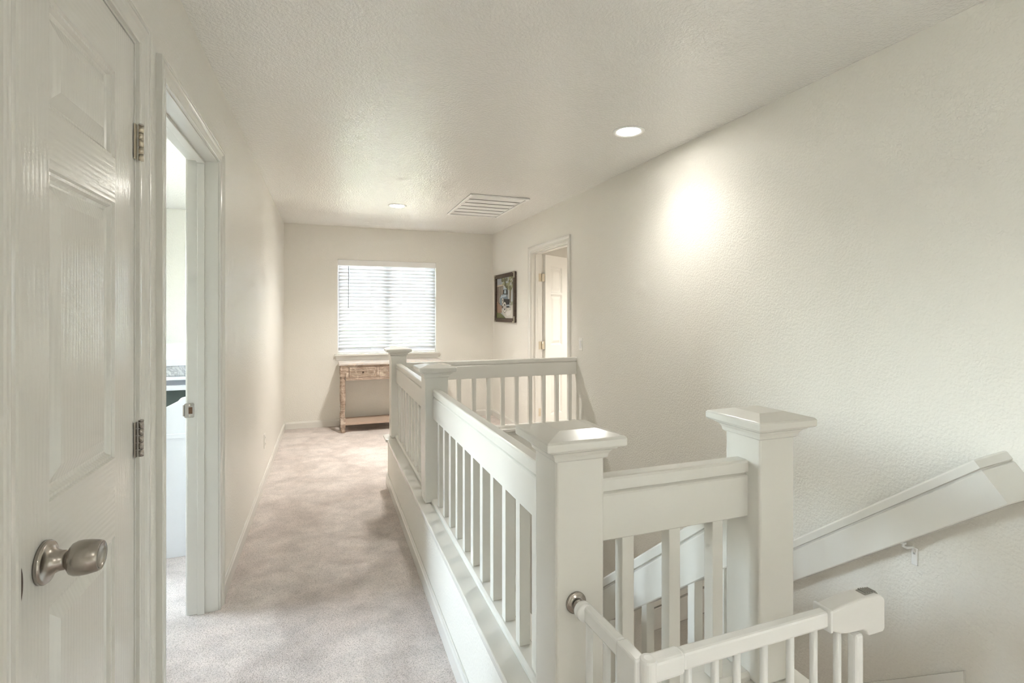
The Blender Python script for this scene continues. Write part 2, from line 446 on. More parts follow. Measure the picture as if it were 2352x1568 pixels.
def closet_hinge(root, y, z0, z1):
    x = XL + .005
    h = MB().box(x - .004, x - .0005, y - .016, y + .004, z0 + .001, z1 - .001).build('hinge', M['brass'] if z0 > 1.5 else M['nickel'], root)
    n = 5; dz = (z1 - z0) / n
    for k in range(n):
        MB().lathe([(.0005, 0), (.0062, .0004), (.0062, dz - .0016), (.0005, dz - .0012)], (x + .006, y + .004, z0 + k * dz), seg=16).build('knuckle', M['brass'] if z0 > 1.5 else M['nickel'], h)
    MB().lathe([(.0005, 0), (.0068, 0), (.006, .004), (.0005, .005)], (x + .006, y + .004, z1 - .001), seg=16).build('pin_cap', M['nickel'], h)
    return h

# closet door, closed
d1 = struct(empty('door_1', (XL, (D1[0] + D1[1]) / 2, FZ)), 'closed narrow white closet door with three panels and a round metal knob', 'door')
casing(d1, XL, 1, *D1); jamb(d1, XL, 1, *D1, .040, .075)
LX = XL - .0185                              # middle of the leaf
leaf1 = make_leaf(d1, (LX, D1[0] + .003, 0), 0, D1[1] - D1[0] - .006, FZ + .012, D1[2] - .004,
                  [(.106, .412, 1.727, 1.934), (.106, .412, 1.015, 1.622), (.106, .412, .20, .828)])
for z in ((1.762, 1.856), (.980, 1.074), (.22, .314)): closet_hinge(d1, D1[1] + .006, *z)
kn = MB().lathe([(.002, 0), (.0375, 0), (.0378, .006), (.0355, .0095), (.033, .010), (.027, .0125), (.021, .018), (.0175, .026), (.0165, .038), (.002, .038)], (XL - .001, 1.137, .915), 'x', 48).build('door_knob', M['nickel'], d1)
MB().lathe([(.002, .0), (.0155, .0), (.0215, .002), (.0270, .006), (.0298, .012), (.0305, .019), (.0297, .031), (.0272, .044), (.0252, .049), (.0238, .0498), (.0222, .047), (.016, .0435), (.002, .042)], (XL + .036, 1.137, .915), 'x', 48).build('knob_grip', M['nickel'], kn)
MB().loft([[(XL + .0008, 1.0505, .915 + .033 * math.sin(t)), (XL + .004, 1.0505 + .012 * math.cos(t), .915 + .033 * math.sin(t)), (XL + .0008, 1.0505 + .014 * math.cos(t), .915 + .033 * math.sin(t))] for t in [math.pi * (k / 12 - .5) for k in range(13)]]).build('strike_plate', M['brown_metal'], d1)

# open bedroom doorway on the left
d2 = struct(empty('door_2', (XL, (D2[0] + D2[1]) / 2, FZ)), 'open white doorway into the bright bedroom on the left', 'door')
casing(d2, XL, 1, *D2); casing(d2, XL - WT, -1, *D2); jamb(d2, XL, 1, *D2, .052, .082)
st = MB(); yy = D2[1] - .0005
pts = [(-.606, .887), (-.600, .884), (-.571, .884), (-.567, .888), (-.567, .946), (-.571, .950), (-.600, .950), (-.606, .947)]
st.loft([[(x, yy, z) for x, z in pts], [(x, yy - .002, z) for x, z in pts]])
st.box(-.612, -.604, yy - .002, yy + .010, .892, .942)
sp = st.build('strike_plate', M['nickel'], d2)
MB().box(-.589, -.574, yy - .0028, yy - .0012, .902, .932).build('latch_hole', plain('latch_wood', (.16, .09, .05), .8), sp)
for z in (.892, .942): MB().lathe([(.0005, 0), (.004, 0), (.003, .001), (.0005, .0012)], (-.585, yy - .002, z), '-y', 12).build('screw', M['brass'], sp)
make_leaf(d2, (-.628, D2[0] + .002, 0), math.radians(88), .826, FZ + .012, D2[2] - .012,
          [(.11, .35, 1.68, 1.91), (.47, .71, 1.68, 1.91), (.11, .35, .99, 1.57), (.47, .71, .99, 1.57), (.11, .35, .20, .80), (.47, .71, .20, .80)])

# doorway added behind the viewpoint to let in daylight
d4 = struct(empty('door_added', (XL, (D4[0] + D4[1]) / 2, FZ)), 'open white doorway added behind the viewpoint for daylight', 'door')
casing(d4, XL, 1, *D4); casing(d4, XL - WT, -1, *D4); jamb(d4, XL, 1, *D4, .052, .082)

# open doorway on the right
d3 = struct(empty('door_3', (XR, (D3[0] + D3[1]) / 2, FZ)), 'white doorway on the right with its six-panel door swung open into the room', 'door')
casing(d3, XR, -1, *D3); casing(d3, XR + WT, 1, *D3); jamb(d3, XR, -1, *D3, .045, .080)
RZ3 = math.radians(32 - 90)
hx, hy = XR + WT + .008, D3[1] - .010
o3 = make_leaf(d3, (hx + .028, hy + .018, 0), RZ3, .80, FZ + .012, D3[2] - .008,
          [(.112, .345, 1.600, 1.895), (.455, .688, 1.600, 1.895), (.112, .345, 1.000, 1.590 - .01), (.455, .688, 1.000, 1.580), (.112, .345, .21, .80), (.455, .688, .21, .80)])
for zz in (1.765, 1.008, .262):
    h = MB().lathe([(.0005, 0), (.006, 0), (.006, .088), (.0005, .088)], (hx, hy, zz - .044), seg=14).build('hinge', M['brass'], d3)
    MB().box(hx - .042, hx - .002, hy + .0075, hy + .0098, zz - .044, zz + .044).build('hinge_plate', M['brass'], h, bevel=.004)
    c, s_ = math.cos(math.radians(32)), math.sin(math.radians(32))
    MB().obox((hx + .019, hy + .006, zz), (.019, .006, 0), (-.0006, .0018, 0), (0, 0, .044)).build('hinge_plate', M['brass'], h)

# ------------------------------------------------------------------ window, blind, sill
win = struct(empty('window_1', (.747, YB + .1, WZ0)), 'white sliding window behind the blind in the end wall', 'window')
fy0, fy1 = YB + .085, YB + .135
for a in ((WX0, WX0 + .045, WZ0, WZ1), (WX1 - .045, WX1, WZ0, WZ1), (WX0 + .045, WX1 - .045, WZ0, WZ0 + .045), (WX0 + .045, WX1 - .045, WZ1 - .045, WZ1)):
    MB().box(a[0], a[1], fy0, fy1, a[2], a[3]).build('window_frame', M['white'], win, bevel=.003)
MB().box(.715, .782, fy0 - .006, fy1 - .01, WZ0 + .045, WZ1 - .045).build('meeting_stile', M['white'], win, bevel=.003)
MB().box(WX0 + .045, .715, fy0 + .022, fy0 + .026, WZ0 + .045, WZ1 - .045).build('pane', M['glass'], win)
MB().box(.782, WX1 - .045, fy0 + .030, fy0 + .034, WZ0 + .045, WZ1 - .045).build('pane', M['glass'], win)
MB().box(.094, 1.400, YB - .040, YB + .085, WZ0 - .022, WZ0).build('sill', M['trim'], win, bevel=.005)
MB().loft([[(.115 - a, YB - b, z), (1.379 + a, YB - b, z), (1.379 + a, YB, z), (.115 - a, YB, z)] for a, b, z in ((.0, .012, WZ0 - .075), (.0, .014, WZ0 - .060), (.004, .020, WZ0 - .045), (.012, .028, WZ0 - .022))]).build('apron', M['trim'], win)
bl = tag(empty('window_blind', (.747, YB + .03, WZ0)), 'white horizontal slat blind covering the end wall window', 'blind')
by = YB + .036
MB().box(WX0 + .004, WX1 - .004, YB - .010, YB + .004, WZ1 - .072, WZ1 - .002).build('valance', M['blind_rail'], bl, bevel=.003)
MB().box(WX0 + .006, WX1 - .006, by - .024, by + .026, WZ1 - .045, WZ1 - .001).build('headrail', M['blind_rail'], bl)
NS = 25; zt, zb = WZ1 - .085, WZ0 + .062
ang = math.radians(54); hw = .0252
base = None
for k in range(NS):
    z = zt + (zb - zt) * k / (NS - 1)
    if base is None:
        rings = []
        for x in (WX0 + .008, WX1 - .008):
            pr = []
            for j, sgn in [(q, 1) for q in range(7)] + [(6 - q, -1) for q in range(7)]:
                t = (j / 6 * 2 - 1) * hw; cr = .0022 * (1 - (t / hw) ** 2) + sgn * .0011
                # room-side edge (t < 0) raised
                pr.append((x, by + t * math.cos(ang) + cr * math.sin(ang), z - t * math.sin(ang) + cr * math.cos(ang)))
            rings.append(pr)
        base = MB().loft(rings).build('slat', M['blind'], bl)
        bc = Vector(WLOC[base.name]); z0s = z
    else:
        c = clone(base, bc + Vector((0, 0, z - z0s)), bl)
MB().box(WX0 + .008, WX1 - .008, by - .025, by + .025, WZ0 + .006, WZ0 + .024).build('bottom_rail', M['blind_rail'], bl, bevel=.003)
for x in (WX0 + .14, .53, .92, WX1 - .14):
    m = MB()
    for yy in (by - .024, by + .024): m.tube([(x, yy, WZ0 + .02), (x, yy, WZ1 - .045)], .0009, 6)
    m.build('ladder_cord', M['blind'], bl)
MB().tube([(.262, YB - .012, WZ1 - .080), (.260, YB - .012, WZ1 - .60)], .0045, 10).build('tilt_wand', M['wand'], bl)

# ------------------------------------------------------------------ balustrade
bal = tag(empty('balustrade', (NX, 2.6, CAPZ)), 'white painted wooden balustrade with square newels round the stairwell', 'railing')
def newel(x, y, z0, top=1.020):
    m = MB(); m.box(x - NW, x + NW, y - NW, y + NW, z0, top)
    o = m.build('newel_post', M['trim'], bal, bevel=.007, seg=3)
    prof = [(NW + .001, top - .014), (NW + .006, top - .010), (NW + .008, top - .001), (NW + .014, top + .008), (NW + .022, top + .012), (NW + .023, top + .018)]
    sq = lambda h, z: [(x - h, y - h, z), (x + h, y - h, z), (x + h, y + h, z), (x - h, y + h, z)]
    MB().loft([sq(h, z) for h, z in prof]).build('cap_moulding', M['trim'], o, bevel=.001)
    CH = .099
    MB().loft([sq(CH - .004, top + .017), sq(CH, top + .021), sq(CH, top + .036), sq(CH - .003, top + .041), sq(.046, top + .0535)]).build('post_cap', M['trim'], o, bevel=.002)
    return o
TOPZ = 1.039
newel(NX, NA, CAPZ, TOPZ); newel(BX, NA, CAPZ, TOPZ); newel(NX, NB2, CAPZ, TOPZ); newel(NX, NB1, CAPZ, TOPZ)
RT, RH, RW = .964, .153, .0205
RAILP = [(-RW + .003, 0), (RW - .003, 0), (RW, .003), (RW, .108), (RW - .002, .112), (RW - .008, .1165), (RW - .008, .1195), (RW + .0015, .1215), (RW + .0015, .126), (RW + .0015, .146), (RW - .001, .151), (RW - .005, .153),
         (-RW + .005, .153), (-RW + .001, .151), (-RW - .0015, .146), (-RW - .0015, .126), (-RW - .0015, .1215), (-RW + .008, .1195), (-RW + .008, .1165), (-RW + .002, .112), (-RW, .108), (-RW, .003)]
def railY(x, y0, y1, zt0, zt1):
    return MB().loft([[(x + a, y, zt - RH + b) for a, b in RAILP] for y, zt in ((y0, zt0), (y1, zt1))])
def railX(y, x0, x1, zt):
    return MB().loft([[(x, y + a, zt - RH + b) for a, b in RAILP] for x in (x0, x1)])
railY(NX, NA + NW, NB2 - NW, RT, RT).build('handrail', M['trim'], bal)
railY(NX, NB2 + NW, NB1 - NW, RT, RT).build('handrail', M['trim'], bal)
railX(NA, NX + NW, BX - NW, RT).build('handrail', M['trim'], bal)
railX(NB1, NX + NW, XR, RT).build('handrail', M['trim'], bal)
SH = [(-.030, 0), (.030, 0), (.030, .012), (.022, .020), (-.022, .020), (-.030, .012)]
def shoeY(x, y0, y1): return MB().loft([[(x + a, y, CAPZ + b) for a, b in SH] for y in (y0, y1)])
def shoeX(y, x0, x1): return MB().loft([[(x, y + a, CAPZ + b) for a, b in SH] for x in (x0, x1)])
shoeY(NX, NA + NW, NB2 - NW).build('shoe_rail', M['trim'], bal, bevel=.001)
shoeY(NX, NB2 + NW, NB1 - NW).build('shoe_rail', M['trim'], bal, bevel=.001)
shoeX(NA, NX + NW, BX - NW).build('shoe_rail', M['trim'], bal, bevel=.001)
shoeX(NB1, NX + NW, XR).build('shoe_rail', M['trim'], bal, bevel=.001)
b0 = None; HB = .0168
def baluster(x, y, z0=CAPZ + .019, z1=RT - RH + .002):
    global b0
    c = Vector((x, y, (z0 + z1) / 2))
    if b0 is None:
        b0 = MB().box(x - HB, x + HB, y - HB, y + HB, z0, z1).build('baluster', M['trim'], bal, bevel=.002)
    else: clone(b0, c, bal)
def spread(a, b, n): return [a + (b - a) * (k + 1) / (n + 1) for k in range(n)]
for y in spread(NA + NW - .01, NB2 - NW + .01, 11): baluster(NX, y)
for y in spread(NB2 + NW - .01, NB1 - NW + .01, 10): baluster(NX, y)
for x in (.697, .835, .972): baluster(x, NA)
for k in range(12): baluster(2.078 - .1288 * k, NB1)
# stair flight of the same railing, running down from the right-hand newel
ST0 = .838
ys0, ys1 = NA + NW, 2.92
rise = SL * (ys1 - ys0); dv = RH / math.cos(math.atan(SL)) / RH
MB().loft([[(BX + a, y, zt + (b - RH) * dv) for a, b in RAILP] for y, zt in ((ys0, ST0), (ys1, ST0 - rise))]).build('stair_handrail', M['trim'], bal)
MB().loft([[(BX + a, y, z + b) for a, b in SH] for y, z in ((KY1 + .02, .262 - SL * .02), (3.0, .262 - SL * (3.0 - KY1)))]).build('stair_shoe_rail', M['trim'], bal)
for k in range(13):
    y = 1.225 + .130 * k
    za, zb_ = .275 - SL * (y - KY1), ST0 - SL * (y - ys0) - RH * dv + .01
    m = MB(); poly = [(y - HB, za + SL * HB), (y + HB, za - SL * HB), (y + HB, zb_ - SL * HB), (y - HB, zb_ + SL * HB)]
    prismX(m, poly, BX - HB, BX + HB).build('stair_baluster', M['trim'], bal, bevel=.002)
m = MB(); m.box(BX - NW, BX + NW, 2.92, 3.042, -1.385, -.30); m.build('newel_post', M['trim'], bal, bevel=.006)

# ------------------------------------------------------------------ stairs
stairs = tag(empty('staircase', (1.66, 1.9, -1.385)), 'carpeted stairs going down beside the long right wall', 'stairs')
RIS, TRD = .195, .243
for k in range(1, 7):
    y0 = 1.150 + TRD * (k - 1); zt = FZ - RIS * k
    MB().box(1.197, XR - .017, y0, y0 + TRD + .02, -1.385, zt).build('step', M['carpet'], stairs, bevel=.012)
m = MB(); prismX(m, [(1.15, -.10), (2.75, -.10 - SL * 1.6), (2.75, .09 - SL * 1.6), (1.15, .09)], XR - .015, XR - .002)
m.build('skirt_board', M['trim'], stairs)

# wall handrail with brackets
hr = tag(empty('wall_handrail', (2.07, 1.6, .4)), 'white sloping plank handrail on brackets along the right wall', 'handrail')
ca, sa = math.cos(math.atan(.7985)), math.sin(math.atan(.7985))
UP = Vector((0, -ca, sa)); NN = Vector((0, sa, ca)); xc = 2.0705
K0 = Vector((0, 1.09, .86)) - NN * RH
cc, ss = .855, .518
r0, r1, r2 = [], [], []
for a, b in RAILP:
    mm_ = -a
    s1 = mm_ * cc + mm_ * (ss - 1) * ss / cc
    t2 = (XR - xc + mm_ * ss) / cc
    r0.append(Vector((xc + a, 0, 0)) + K0 + NN * b - UP * 2.45)
    r1.append(Vector((xc + a, 0, 0)) + K0 + NN * b + UP * s1)
    r2.append(Vector((XR, 0, 0)) + K0 + NN * b + UP * (mm_ * cc + t2 * ss))
MB().loft([r0, r1], caps=True).build('rail', M['trim'], hr)
MB().loft([r1, r2], caps=True).build('rail_return', M['trim'], hr)
bp = [(1.318, 0), (2.20, 0)]
for y, _ in bp:
    zr = .86 - .7985 * (y - 1.09) - RH / ca
    b_ = MB().tube([(2.072, y, zr + .004), (2.074, y, zr - .012), (2.090, y - .003, zr - .020), (2.120, y - .003, zr - .022), (2.132, y - .002, zr - .040), (2.136, y - .002, zr - .050)], .0055, 10).build('bracket', M['gate'], hr)
    MB().box(2.134, 2.1395, y - .013, y + .009, zr - .095, zr - .028).build('bracket_plate', M['gate'], b_, bevel=.003)
    MB().lathe([(.0005, 0), (.012, 0), (.011, .005), (.0005, .006)], (2.072, y, zr - .002), seg=14).build('bracket_saddle', M['gate'], b_)

# ------------------------------------------------------------------ baby gate
g = tag(empty('baby_gate', (.75, .80, FZ)), 'white metal baby gate clamped to the nearest newel and swung open', 'gate')
GZ = .722; GH = .034
def rbar(m, p, q, wd, h0, h1):
    p, q = Vector(p), Vector(q); d = (q - p); L = d.length; d.normalize(); nrm = Vector((-d.y, d.x, 0)) * wd / 2
    c = (p + q) / 2; c.z = (h0 + h1) / 2
    return m.obox(c, d * L / 2, nrm, Vector((0, 0, (h1 - h0) / 2)))
PA = (.530, .995, 0); PB = (.541, .805, 0); PC = (.575, .792, 0); PD = (1.02, .800, 0); PE = (1.178, .803, 0)
mount = MB().lathe([(.001, 0), (.0245, 0), (.0245, .003), (.021, .005), (.019, .0055), (.0175, .009), (.012, .009), (.008, .007), (.0075, .034), (.001, .034)], (.530, NA - NW - .001, .706), '-y', 32).build('wall_cup', M['nickel'], g)
MB().lathe([(.001, 0), (.017, .001), (.0195, .004), (.0195, .010), (.0165, .014), (.0195, .017), (.018, .024), (.001, .025)], (.530, NA - NW - .026, .706), '-y', 24).build('adjuster_nut', M['gate'], mount)
rbar(MB(), (.536, .995, 0), (.542, .862, 0), .022, GZ - GH, GZ).build('fixed_rail', M['gate'], g, bevel=.005)
rbar(MB(), (.542, .862, 0), (.5435, .798, 0), .025, FZ + .05, GZ + .001).build('hinge_plate', M['gate'], g, bevel=.004)
m = MB()
ring = lambda z, e: [(.5405 + .0165 + e * math.cos(t), .795 + .0165 * 0 + e * math.sin(t), z) for t in [2 * math.pi * k / 24 for k in range(24)]]
m.loft([ring(FZ + .03, .0165), ring(GZ - .002, .0165), ring(GZ + .002, .0145), ring(GZ + .003, .008)], smooth=False)
m.build('hinge_post', M['gate'], g)
rbar(MB(), (.560, .795, 0), (.632, .797, 0), .030, GZ - GH - .006, GZ + .0025).build('corner_bracket', M['gate'], g, bevel=.008, seg=3)
rbar(MB(), (.63, .797, 0), PD, .024, GZ - GH, GZ).build('gate_top_rail', M['gate'], g, bevel=.005)
rbar(MB(), (.57, .795, 0), (1.16, .802, 0), .024, FZ + .06, FZ + .06 + GH).build('gate_bottom_rail', M['gate'], g, bevel=.005)
rbar(MB(), (.530, .995, 0), (.538, .862, 0), .024, FZ + .03, FZ + .03 + GH).build('fixed_bottom_rail', M['gate'], g, bevel=.005)
for x in (.648, .712, .766, .836, .907, .973, 1.043):
    MB().tube([(x, .7975, FZ + .08), (x, .7975, GZ - GH + .002)], .0078, 14).build('bar', M['gate'], g)
for x, y in ((.532, .972), (.5355, .905)):
    MB().tube([(x, y, FZ + .05), (x, y, GZ - GH + .002)], .0078, 14).build('bar', M['gate'], g)
MB().box(1.092, 1.118, .790, .814, FZ + .05, .652).build('end_post', M['gate'], g, bevel=.008, seg=3)
m = MB()
lp = [(1.010, .725), (1.05, .731), (1.10, .735), (1.150, .734), (1.164, .729), (1.174, .720), (1.174, .655), (1.168, .648), (1.122, .648), (1.117, .659), (1.105, .665), (1.06, .667), (1.035, .671), (1.010, .682)]
m.loft([[(x, .783, z) for x, z in lp], [(x, .822, z) for x, z in lp]])
lh = m.build('latch_handle', plain('latch_plastic', (.82, .81, .79), .35), g, bevel=.006, seg=3)
m = MB(); m.loft([[(1.118, .790, .731), (1.164, .790, .727), (1.164, .815, .727), (1.118, .815, .731)], [(1.121, .792, .737), (1.160, .792, .734), (1.160, .813, .734), (1.121, .813, .737)]])
m.build('latch_button', M['grey'], lh, bevel=.002)
for k in range(5): MB().box(1.126 + k * .007, 1.129 + k * .007, .793, .812, .732, .7392 - k * .0007).build('button_ridge', M['grey'], lh)
MB().box(1.003, 1.011, .781, .824, .680, .728).build('latch_collar', M['white'], lh, bevel=.002)

# ------------------------------------------------------------------ ceiling fittings
def downlight(x, y, watts, label, rad=.093, lens=.070):
    t = tag(empty('recessed_light', (x, y, CZ)), label, 'ceiling light', 'recessed ceiling lights')
    MB().lathe([(lens, 0), (rad, 0), (rad, -.003), (rad - .004, -.006), (lens + .008, -.006), (lens, -.003)], (x, y, CZ), seg=48).build('trim_ring', M['white'], t)
    MB().lathe([(.001, -.0005), (lens, -.0005), (lens, -.003), (.001, -.0035)], (x, y, CZ), seg=48).build('lens', M['lens'], t)
    sp_ = bpy.data.lights.new('lamp_beam', 'SPOT'); sp_.energy = LAMP * watts; sp_.color = LAMP_COL
    sp_.spot_size = math.radians(134); sp_.spot_blend = 1.0; sp_.shadow_soft_size = .065
    so_ = bpy.data.objects.new('lamp_beam', sp_); COL.objects.link(so_); so_.location = (x, y, CZ - .012); setpar(so_, t)
    return t
downlight(1.685, 2.60, 6.0, 'round lit recessed ceiling light above the stairwell')
downlight(.667, 5.175, 29, 'round lit recessed ceiling light near the window wall')
downlight(.66, -1.3, 11.5, 'round recessed ceiling light added behind the viewpoint as fill')  # added lamp out of view, fills the near end with light
downlight(3.4, 4.6, 42, 'round recessed ceiling light added to brighten the room behind the right doorway')  # added lamp out of view, lights the room past the doorway

gr = tag(empty('return_air_grille', (1.51, 4.9, CZ)), 'white rectangular air return grille in the ceiling', 'vent')
gx0, gx1, gy0, gy1, gz = 1.222, 1.795, 4.425, 5.385, CZ - .016
MB().box(gx0, gx1, gy0, gy1, CZ - .002, CZ - .0005).build('backing', M['duct'], gr)
for a in ((gx0, gx1, gy0, gy0 + .026), (gx0, gx1, gy1 - .026, gy1), (gx0, gx0 + .026, gy0 + .026, gy1 - .026), (gx1 - .026, gx1, gy0 + .026, gy1 - .026)):
    MB().box(a[0], a[1], a[2], a[3], gz, CZ - .001).build('frame', M['grille'], gr, bevel=.003)
ya, yb = gy0 + .026, gy1 - .026; nb = 6; step = (yb - ya) / nb
for k in range(1, nb):
    MB().box(gx0 + .026, gx1 - .026, ya + k * step - .004, ya + k * step + .004, CZ - .006, CZ - .002).build('crossbar', M['duct'], gr)
sb = None; nsl = 40
for r in range(nb):
    y0, y1 = ya + r * step + .013, ya + (r + 1) * step - .013
    for k in range(nsl):
        x = gx0 + .030 + (gx1 - gx0 - .06) * (k + .5) / nsl
        if sb is None:
            sb = MB().obox((x, (y0 + y1) / 2, CZ - .0085), (.0057, 0, .0005), (0, (y1 - y0) / 2, 0), (-.0004, 0, .0007)).build('slat', M['grille'], gr)
            sbz = WLOC[sb.name][2]
        else: clone(sb, Vector((x, (y0 + y1) / 2, sbz)), gr)

# ------------------------------------------------------------------ switch and outlet
sw = tag(empty('light_switch', (XR, 4.065, 1.087)), 'white rocker light switch beside the right doorway', 'switch')
MB().box(XR - .006, XR, 4.030, 4.100, 1.029, 1.145).build('plate', M['plate'], sw, bevel=.003)
MB().loft([[(XR - .006, 4.048, 1.053), (XR - .006, 4.082, 1.053), (XR - .006, 4.082, 1.121), (XR - .006, 4.048, 1.121)], [(XR - .0075, 4.049, 1.054), (XR - .0075, 4.081, 1.054), (XR - .011, 4.081, 1.120), (XR - .011, 4.049, 1.120)]]).build('rocker', M['white'], sw)
ol = tag(empty('power_outlet', (XL, 4.58, .327)), 'white duplex power outlet low on the left wall', 'outlet')
op = MB().box(XL, XL + .006, 4.545, 4.615, .269, .385).build('plate', M['plate'], ol, bevel=.003)
for z in (.303, .351):
    r_ = MB().lathe([(.0005, 0), (.016, 0), (.0155, .0025), (.0005, .0025)], (XL + .006, 4.58, z), 'x', 20).build('receptacle', M['plate'], ol)
    for dy in (-.006, .006): MB().box(XL + .0083, XL + .0088, 4.579 + dy, 4.581 + dy, z - .003, z + .007).build('slot', M['slot'], r_)

# ------------------------------------------------------------------ framed picture
pic = tag(empty('framed_picture', (XR, 6.08, 1.255)), 'dark wooden framed picture of a blue vintage car under trees', 'picture')
py0, py1, pz0, pz1, FW, FT = 5.700, 6.455, 1.255, 1.868, .050, .034
for a in ((py0, py1, pz0, pz0 + FW), (py0, py1, pz1 - FW, pz1), (py0, py0 + FW, pz0 + FW, pz1 - FW), (py1 - FW, py1, pz0 + FW, pz1 - FW)):
    MB().box(XR - FT, XR - .001, a[0], a[1], a[2], a[3]).build('frame_bar', M['frame'], pic, bevel=.006)
for cy, sy in ((py0, 1), (py1, -1)):
    for cz, sz in ((pz0, 1), (pz1, -1)):
        m = MB()
        for (a0, a1, b0_, b1_) in ((-.002, .055, -.002, .016), (-.002, .016, .016, .075)):
            ya_, yb_ = sorted((cy + sy * a0, cy + sy * a1)); za_, zb_ = sorted((cz + sz * b0_, cz + sz * b1_))
            m.box(XR - FT - .004, XR - FT + .006, ya_, yb_, za_, zb_)
        m.build('corner_ornament', M['ornament'], pic, bevel=.002)
PC_ = {'sky': (.55, .58, .60), 'roof': (.36, .38, .42), 'eave': (.62, .52, .42), 'house': (.10, .075, .055), 'post': (.62, .57, .48), 'leaf': (.17, .17, .09), 'leafl': (.36, .36, .22), 'trunk': (.20, .16, .10),
       'car': (.20, .28, .36), 'carl': (.50, .60, .68), 'black': (.02, .02, .022), 'tyre': (.78, .77, .72), 'drive': (.62, .60, .54), 'drivel': (.75, .73, .70), 'grass': (.15, .17, .07), 'brick': (.36, .24, .17), 'lawn': (.40, .42, .30)}
pk = list(PC_); pm = [plain('print_' + k, c, .45) for k, c in PC_.items()]
m = MB(); lay = [0]
IY0, IY1, IZ0, IZ1 = py0 + FW - .004, py1 - FW + .004, pz0 + FW - .004, pz1 - FW + .004
def pp(col, pts):                            # picture polygon; a runs left to right, b bottom to top, both 0..1
    x = XR - .012 - lay[0] * .00012; lay[0] += 1
    m.add([(x, IY1 - a * (IY1 - IY0), IZ0 + b * (IZ1 - IZ0)) for a, b in pts], [tuple(range(len(pts)))], pk.index(col))
def pe(col, a, b, ra, rb, n=18): pp(col, [(a + ra * math.cos(2 * math.pi * k / n), b + rb * math.sin(2 * math.pi * k / n)) for k in range(n)])
pp('sky', [(0, 0), (1, 0), (1, 1), (0, 1)])
pp('lawn', [(.5, 0), (1, 0), (1, .40), (.5, .40)])
pp('roof', [(0, .83), (.30, .83), (.30, 1), (0, 1)])
pp('eave', [(0, .79), (.40, .80), (.40, .84), (0, .83)])
pp('house', [(0, .25), (.42, .25), (.38, .80), (0, .79)])
for a in (.04, .14, .24, .33): pp('post', [(a, .38), (a + .035, .38), (a + .035, .79), (a, .78)])
pp('brick', [(0, .12), (.3, .14), (.3, .30), (0, .42)])
pp('trunk', [(.74, .36), (.80, .36), (.83, .75), (.74, .75)])
rr = random.Random(3)
for k in range(46):
    a = rr.uniform(.32, .98); b = rr.uniform(.70 if a > .45 else .84, .98)
    pe('leaf' if rr.random() < .6 else 'leafl', a, b, rr.uniform(.03, .08), rr.uniform(.025, .06), 7)
pp('drive', [(.30, .20), (1, .34), (1, 0), (.56, .0)])
pp('drivel', [(.50, .16), (.86, .20), (.80, .09), (.62, .06)])
pp('grass', [(0, .14), (.26, .13), (.58, 0), (0, 0)])
pp('car', [(.22, .33), (.62, .30), (.66, .50), (.56, .60), (.30, .58), (.20, .50)])
pp('black', [(.38, .60), (.66, .57), (.64, .71), (.42, .72)])
pp('carl', [(.40, .70), (.62, .70), (.60, .735), (.42, .735)])
pp('carl', [(.46, .61), (.58, .60), (.57, .685), (.48, .69)])
pp('carl', [(.24, .50), (.60, .53), (.58, .575), (.28, .565)])
pp('black', [(.40, .26), (.76, .26), (.76, .46), (.44, .48)])
pp('carl', [(.60, .30), (.78, .30), (.78, .33), (.60, .33)])
for a, b, r1_, r2_ in ((.50, .275, .088, .125), (.385, .40, .05, .10), (.80, .30, .035, .085)):
    pe('black', a, b, r1_ * 1.15, r2_ * 1.1); pe('tyre', a, b, r1_, r2_); pe('black', a, b, r1_ * .55, r2_ * .65); pe('tyre', a, b, r1_ * .3, r2_ * .35)
m.build('print', pm, pic)

# ------------------------------------------------------------------ console table
tb = tag(empty('console_table', (.75, 6.38, FZ)), 'weathered whitewashed wooden console table with louvred drawers under the window', 'table')
tx0, tx1, ty0, ty1 = .138, 1.362, 6.180, 6.590; tz = .788
MB().box(tx0, tx1, ty0, ty1, tz - .026, tz).build('table_top', M['wood_top'], tb, bevel=.005)
LEGP = [(.022, 0), (.027, .004), (.028, .030), (.026, .040), (.022, .044), (.026, .050), (.027, .056), (.024, .062)]
LEGM = [(.020, .170), (.024, .178), (.026, .184), (.022, .192), (.019, .205), (.0195, .235), (.024, .250), (.0255, .258), (.020, .266), (.022, .280), (.027, .330), (.0285, .400), (.027, .500), (.0245, .570), (.0235, .588), (.027, .596), (.028, .606), (.022, .614), (.0215, .628), (.027, .640), (.0275, .648), (.024, .654)]
lx = [(tx0 + .046, ty0 + .046), (tx1 - .046, ty0 + .046), (tx0 + .046, ty1 - .046), (tx1 - .046, ty1 - .046)]
for x, y in lx:
    m = MB(); m.lathe(LEGP, (x, y, FZ), seg=20); m.box(x - .028, x + .028, y - .028, y + .028, FZ + .060, FZ + .172)
    m.lathe([(r * 1.02, h * 1.0) for r, h in LEGM], (x, y, FZ), seg=24); m.box(x - .030, x + .030, y - .030, y + .030, FZ + .652, tz - .026)
    m.build('leg', M['wood'], tb, bevel=.002)
z0, z1 = .585, tz - .026
yf = ty0 + .022
for a in ((tx0 + .076, tx1 - .076, z1 - .022, z1), (tx0 + .076, tx1 - .076, z0, z0 + .032)):
    MB().box(a[0], a[1], yf, yf + .02, a[2], a[3]).build('apron_rail', M['wood'], tb, bevel=.0015)
MB().box(tx0 + .03, tx0 + .048, ty0 + .08, ty1 - .08, z0, z1).build('side_apron', M['wood'], tb)
MB().box(tx1 - .048, tx1 - .03, ty0 + .08, ty1 - .08, z0, z1).build('side_apron', M['wood'], tb)
MB().box(tx0 + .08, tx1 - .08, ty1 - .05, ty1 - .03, z0, z1).build('back_apron', M['wood'], tb)
